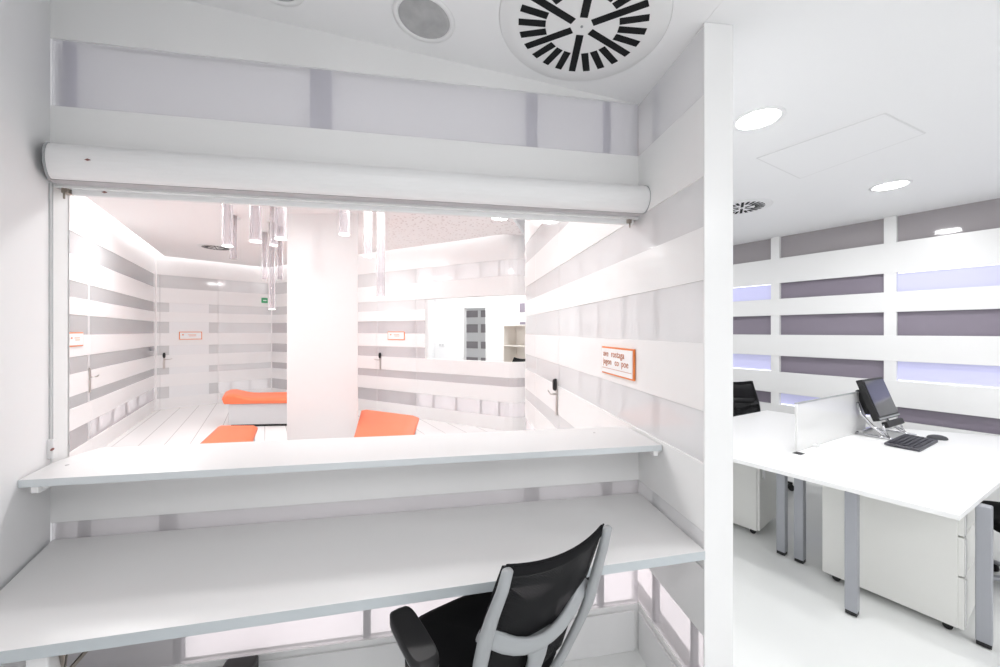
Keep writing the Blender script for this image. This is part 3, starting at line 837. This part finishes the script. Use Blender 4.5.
# ------------------------------------------------------------------ monitor, keyboard, mouse
mo = thing('computer_monitor', 'black flat monitor tilted back on a silver stand on the office desk', 'monitor', (3.12, 3.10, .7405), math.radians(28))
mo.scale = (1.12, 1.06, 1.05)
T = Matrix.Rotation(math.radians(-19), 4, 'X')       # lean back (local +y is away from the viewer)
off = Vector((.075, -.02, .135))
def MP(g_, c, d, mi=0):
    g_.box(off + T @ Vector(c), d, T.to_3x3(), mi)
g = MB(); MP(g, (0, .02, .16), (.37, .042, .32)); g.build('housing', M['black'], mo, bevel=.006)
g = MB(); MP(g, (0, -.003, .168), (.335, .005, .272)); g.build('screen', M['screen'], mo)
g = MB(); MP(g, (0, -.004, .014), (.36, .004, .012)); g.build('bezel', M['silver'], mo)
g = MB(); MP(g, (0, -.006, -.035), (.30, .035, .045)); g.build('speaker_bar', M['black'], mo, bevel=.008)
g = MB(); MP(g, (0, .075, .15), (.18, .07, .20)); g.build('rear_housing', M['black'], mo, bevel=.015)
g = MB()
for s in (-1, 1):
    x = .075 + s*.15
    g.sweep([(x-.0, -.12, .008), (x, .02, .010), (x, .14, .008)], (.03, .012), n=8)
    g.sweep([(x, -.06, .012), (x, .03, .075), (x, .10, .16), (x*.9+.01, .13, .25)], (.024, .014), ref=(1, 0, 0), n=8)
    g.sweep([(x, -.06, .012), (x, -.035, .07), (x, -.03, .105)], (.012, .012), n=8)
g.sweep([(-.075, .14, .01), (.225, .14, .01)], (.03, .012), n=8)
g.sweep([(-.075, -.03, .105), (.225, -.03, .105)], (.012, .012), n=8)
g.build('stand', M['chrome'], mo, smooth=True)
g = MB()
for k in range(3):
    g.sweep([(-.03+.1*k, .12, .16), (.02+.08*k, .03, .055-.01*k), (.12+.05*k, -.02, .045), (.235, .10, .10+.02*k)], (.005, .005), n=6)
g.build('cable', M['rim'], mo)

kx = Vector((.862, .507)).normalized()
kb = thing('keyboard', 'dark grey computer keyboard in front of the monitor', 'keyboard', (3.135, 2.895, .7405), math.atan2(kx.y, kx.x))
g = MB(); g.loft([[Vector((x*.235*k, y*.092*k, z + (.006 if y > 0 else 0))) for x, y in ((-1, -1), (1, -1), (1, 1), (-1, 1))] for z, k in ((.0, 1), (.014, 1), (.018, .97))], smooth=False)
g.build('body', M['keyboard'], kb)
g = MB()
for r in range(6):
    n = 15
    for i in range(n):
        if r == 0 and 3 < i < 9: continue
        g.box((-.205+.0293*i, -.066+.0265*r, .0205+.0011*r), (.024, .021, .007))
g.box((-.02, -.066, .0205), (.14, .021, .007))
g.build('keys', M['key'], kb)
ms = thing('computer_mouse', 'dark grey computer mouse beside the keyboard', 'mouse', (3.475, 3.02, .7405), math.atan2(kx.y, kx.x)+.5)
rr = []
for z, k in ((.0, .93), (.006, 1), (.016, .95), (.026, .78), (.033, .45), (.035, .1)):
    rr.append([Vector((.033*k*math.cos(t)*(1+.1*math.cos(2*t)), .062*k*math.sin(t), z)) for t in [2*PI*i/20 for i in range(20)]])
g = MB(); g.loft(rr); g.build('shell', M['mouse'], ms, smooth=True)
g = MB(); g.sweep([(0, .03, .026), (0, .045, .022)], (.008, .010), n=8); g.build('scroll_wheel', M['silver'], ms)

# ------------------------------------------------------------------ ceiling fittings
def diffuser(label, loc, r, normal, rot=0, group=None, hole=.76):
    o = thing('air_diffuser', label, 'air vent', loc, 0, group)
    qn = Vector((0, 0, -1)).rotation_difference(Vector(normal)); o.rotation_euler = (qn @ Matrix.Rotation(rot, 3, 'Z').to_quaternion()).to_euler()
    g = MB(); g.lathe([(r, .0), (r*.985, -.004), (r*.80, -.007), (r*.2, -.007), (r*.02, -.007)], n=64); g.build('plate', M['rim'], o)
    g = MB(); ro = r*hole
    for k in range(24):
        a_ = 2*PI*k/24; r0 = ro*.17 if k % 4 == 0 else ro*.57
        R_ = Matrix.Rotation(a_, 3, 'Z')
        g.box(R_ @ Vector(((ro+r0)/2, 0, -.0075)), (ro-r0, .030*ro/.25, .0025), R_)
    g.build('slots', M['slot'], o)
    g = MB(); g.lathe([(r*.016, -.006), (r*.016, -.010), (r*.008, -.011)], n=10); g.build('screw', M['silver'], o)
    return o
c0 = (.319, 1.478); diffuser('large round white air diffuser with radial black slots on the ceiling above the desk', (*c0, slope(c0)-.0005), .325, SLOPE_N, rot=math.radians(28), group='round air diffusers')
diffuser('small round slotted air diffuser on the office ceiling beside the partition', (2.24, 3.52, CEIL-.0005), .235, (0, 0, -1), group='round air diffusers')
diffuser('small round slotted air diffuser on the waiting room ceiling left of the hanging tubes', (-5.10, 6.82, 3.0995), .27, (0, 0, -1), group='round air diffusers')
def downlight(label, loc, r, normal, lit, group):
    o = thing('downlight', label, 'ceiling light', loc, 0, group)
    qn = Vector((0, 0, -1)).rotation_difference(Vector(normal)); o.rotation_euler = qn.to_euler()
    g = MB()
    g.lathe([(r*1.22, 0), (r*1.21, -.004), (r*1.06, -.006), (r*1.0, -.003), (r*1.0, .0)], n=40, cap=False); g.build('rim', M['rim'], o)
    g = MB(); g.lathe([(r, -.001), (r*.7, -.003 if lit else .0), (r*.3, -.004), (r*.02, -.004)], n=40); g.build('diffuser', M['lamp'] if lit else M['frost'], o)
    return o
for lab, p in (('unlit round frosted downlight on the ceiling left of the big air diffuser', (-.305, 1.53)), ('unlit round downlight cut off by the top edge of the photo', (-.862, 1.415))):
    downlight(lab, (*p, slope(p)-.0005), .102, SLOPE_N, False, 'round downlights')
LIT = [('lit round downlight on the office ceiling, nearest the partition', (1.395, 2.055)), ('lit round downlight on the office ceiling above the monitor', (3.075, 2.995))]
for lab, p in LIT: downlight(lab, (*p, CEIL-.0005), .10, (0, 0, -1), True, 'round downlights')
downlight('lit round downlight on the waiting room ceiling beside the long partition', (.0, 5.03, 3.0995), .11, (0, 0, -1), True, 'round downlights')
ap = [(2.024, 1.998), (2.46, 2.199), (2.25, 2.850), (1.702, 2.517)]
hp = thing('ceiling_hatch', 'flush white access panel outlined on the office ceiling between the two lights', 'access panel', (0, 0, CEIL))
g = MB()
c_ = sum((V2(p) for p in ap), Vector((0, 0)))/4
g.prism([tuple(c_+(V2(p)-c_)*.985) for p in ap], -.003, -.0005); g.build('panel', M['ceil'], hp)
g = MB()
for i in range(4):
    a_, b_ = V2(ap[i]), V2(ap[(i+1) % 4]); t_ = (b_-a_).normalized(); n_ = Vector((-t_.y, t_.x))*.004
    g.prism([tuple(a_-n_), tuple(b_-n_), tuple(b_+n_), tuple(a_+n_)], -.0028, -.0004)
g.build('frame', M['hatch_line'], hp)

# ------------------------------------------------------------------ hanging acrylic tubes
def pendant(label, u, vb, w, kind=0, dia=.08):
    Y = dia*380/w; X = (u-500)/380*Y; zb = 1.6+(331-vb)/380*Y; r = dia/2
    o = thing('pendant_tube', label, 'pendant light', (X, Y, zb), 0, 'hanging acrylic tubes')
    h = 3.10-zb
    g = MB(); g.lathe([(r, .004), (r, h-.006), (r-.006, h-.006), (r-.006, .004)], n=24, cap=False)
    g.bm.verts.ensure_lookup_table()
    g.build('tube', M['acrylic'], o, smooth=True)
    g = MB(); g.lathe([(r*.97, .0), (r, .004), (r*.97, .010)], n=24); g.build('lit_end', M['tube_end'] if kind else M['acrylic'], o)
    g = MB(); g.lathe([(.055, h-.012), (.055, h-.001)], n=24); g.build('ceiling_rose', M['rim'], o)
    return o
P_ = [('wide clear tube hanging leftmost of all the pendant tubes', 227.5, 246.6, 9.4, 1),
      ('clear tube hanging behind the leftmost wide one, a little lower', 233.3, 259, 6.2, 0),
      ('short tube with a bright end, the highest ending tube at the left', 236, 208, 6.0, 1),
      ('wide clear tube hanging between the leftmost tubes and the pillar, above the slim ones', 255.6, 242, 10.6, 1),
      ('clear tube ending highest just left of the white pillar', 280.5, 239.4, 10.6, 1),
      ('slim far tube left of the longest one in the left cluster', 264.6, 279.4, 5.3, 0),
      ('longest hanging tube of the left cluster, ending beside the exit sign', 272, 309.5, 5.8, 1),
      ('slim far tube between the longest one and the white pillar', 280, 279.4, 5.6, 0),
      ('tube with a bright end hung above the longest tube', 273.8, 245.7, 7.0, 1),
      ('clear tube hanging in front of the right side of the white pillar', 344.2, 235, 10.2, 1),
      ('clear tube hanging right of the pillar, shorter of that pair', 368, 257, 8.6, 1),
      ('long clear tube hanging right of the pillar, ending lowest on that side', 380.8, 298, 8.4, 1)]
for a_ in P_: pendant(*a_)

# ------------------------------------------------------------------ orange benches
def bench(label, plan, hump, z_seat=.47, skirt=.06):
    """plan = corners, first edge is the end with the raised headrest"""
    cx = sum(p[0] for p in plan)/len(plan); cy = sum(p[1] for p in plan)/len(plan)
    o = thing('bench', label, 'bench', (cx, cy, 0), 0, 'orange topped benches')
    P = [Vector((p[0]-cx, p[1]-cy)) for p in plan]
    A, B, C, D = P                                       # A-B head end, D-C foot end
    n, m = 22, 10
    def pos(u, v): return (A*(1-v)+B*v)*(1-u) + (D*(1-v)+C*v)*u
    def zz(u, v):
        e = min(1, min(v, 1-v)/.10); f = min(1, min(u, 1-u)/.04)
        return z_seat + hump*math.exp(-((u-.07)/.10)**2) - .022*(1-e)**2 - .022*(1-f)**2
    mb = MB(); top = [[mb.bm.verts.new((*pos(i/n, j/m), zz(i/n, j/m))) for j in range(m+1)] for i in range(n+1)]
    bot = [[mb.bm.verts.new((*(pos(i/n, j/m)*.97), z_seat-.085)) for j in range(m+1)] for i in range(n+1)]
    for i in range(n):
        for j in range(m):
            mb.bm.faces.new((top[i][j], top[i+1][j], top[i+1][j+1], top[i][j+1])); mb.bm.faces.new((bot[i][j], bot[i][j+1], bot[i+1][j+1], bot[i+1][j]))
        mb.bm.faces.new((top[i][0], bot[i][0], bot[i+1][0], top[i+1][0])); mb.bm.faces.new((top[i][m], top[i+1][m], bot[i+1][m], bot[i][m]))
    for j in range(m):
        mb.bm.faces.new((top[0][j], top[0][j+1], bot[0][j+1], bot[0][j])); mb.bm.faces.new((top[n][j], bot[n][j], bot[n][j+1], top[n][j+1]))
    mb.build('cushion', M['orange'], o, smooth=True, bevel=.012)
    g = MB(); g.prism([tuple(p*.90) for p in P], .035, z_seat-.085); g.build('base', M['bench_base'], o, bevel=.01)
    g = MB(); g.prism([tuple(p*.86) for p in P], 0, .035); g.build('gap_shadow', M['black'], o)  # black block stands in for the shadow gap below the base
    return o
bench('orange topped bench with a raised headrest, half hidden behind the white pillar', [(-4.60, 6.28), (-5.02, 6.95), (-2.95, 7.30), (-2.62, 6.45)], .075)
bench('orange topped bench nearest the hatch, left of the white pillar', [(-3.42, 4.62), (-2.94, 4.62), (-2.12, 3.1), (-2.66, 3.0)], .0)
bench('orange topped bench right of the white pillar', [(-1.08, 5.10), (-2.04, 5.60), (-1.43, 3.6), (-.88, 3.70)], .0)

# ------------------------------------------------------------------ shelf unit and chair in the inner room
ru = (V2((1.35, 6.75))-V2((.175, 8.317))).normalized(); rn = Vector((ru.y, -ru.x))
su = thing('shelf_unit', 'cream open shelf unit seen through the right end of the second hatch', 'shelf', (*(V2((.175, 8.317))+ru*.30+rn*.02), 0), math.atan2(ru.y, ru.x))
g = MB()
for x in (0.01, .99): g.box((x, -.17, .86), (.02, .34, 1.72))
g.box((.5, -.006, .86), (.96, .010, 1.70)); g.build('carcass', M['cream'], su, bevel=.002)
for z in (.05, .46, .88, 1.30, 1.71):
    g = MB(); g.box((.5, -.175, z), (.958, .328, .02)); g.build('shelf', M['cream'], su)
make_chair('black office chair whose back shows just above the second hatch counter', M['black'], (.01, 6.90, 0), math.radians(122), 'office chairs').scale = (1.08, 1.08, 1.09)

# ------------------------------------------------------------------ lamps, ambient fill, camera
def area(loc, size, power, rot=(0, 0, 0), col=(1, 1, 1), shape='DISK', size_y=None):
    l = bpy.data.lights.new('lamp', 'AREA'); l.shape = shape; l.size = size; l.energy = power; l.color = col
    if size_y: l.size_y = size_y
    o = link(bpy.data.objects.new('lamp', l)); o.location = loc; o.rotation_euler = rot; return o
for lab, p in LIT: area((*p, CEIL-.02), .19, 11.5)
for p in ((3.1, .9), (4.7, .4), (1.9, 5.2), (2.6, -.9)): area((*p, CEIL-.02), .19, 11.5)
area((.0, 5.03, 3.07), .2, 2)
for p in ((-.15, -.75), (.75, -.9), (-.35, -2.0)): area((*p, slope(p)-.02), .35, 9)  # unseen ceiling lamps added behind the camera to brighten the hatch desk
for p in ((-1.0, 3.0), (-3.2, 3.2), (-4.6, 5.2), (-2.6, 6.1)):
    area((*p, 3.07), .5, 25, col=(1, .995, .995))  # fill lights added under the waiting room ceiling, without any fittings
area((*q(-.3, 1.1), 2.73), .6, 16); area((*q(-2.0, 1.1), 2.73), .6, 20); area((*q(-.6, 2.9), 2.73), .6, 10)  # unseen ceiling fills added to whiten the inner rooms
w = bpy.data.worlds.new('World'); SC.world = w; w.use_nodes = True
w.node_tree.nodes['Background'].inputs['Color'].default_value = (.96, .97, 1, 1)
w.node_tree.nodes['Background'].inputs['Strength'].default_value = .88  # even white fill added, entering through the open back of the rooms

cam = bpy.data.cameras.new('Camera'); co = link(bpy.data.objects.new('Camera', cam))
co.location = (0, 0, 1.6); co.rotation_euler = (PI/2, 0, 0)
cam.sensor_width = 36; cam.sensor_fit = 'HORIZONTAL'; cam.lens = 36*380/1000
cam.shift_y = -2.5/1000
cam.clip_start = .02
SC.camera = co
SC.view_settings.view_transform = 'Standard'; SC.view_settings.look = 'None'
SC.view_settings.exposure = .3; SC.view_settings.gamma = 1; SC.view_settings.use_curve_mapping = False
SC.cycles.use_denoising = True
SC.cycles.max_bounces = 10; SC.cycles.diffuse_bounces = 6; SC.cycles.transparent_max_bounces = 24
SC.cycles.sample_clamp_indirect = 6
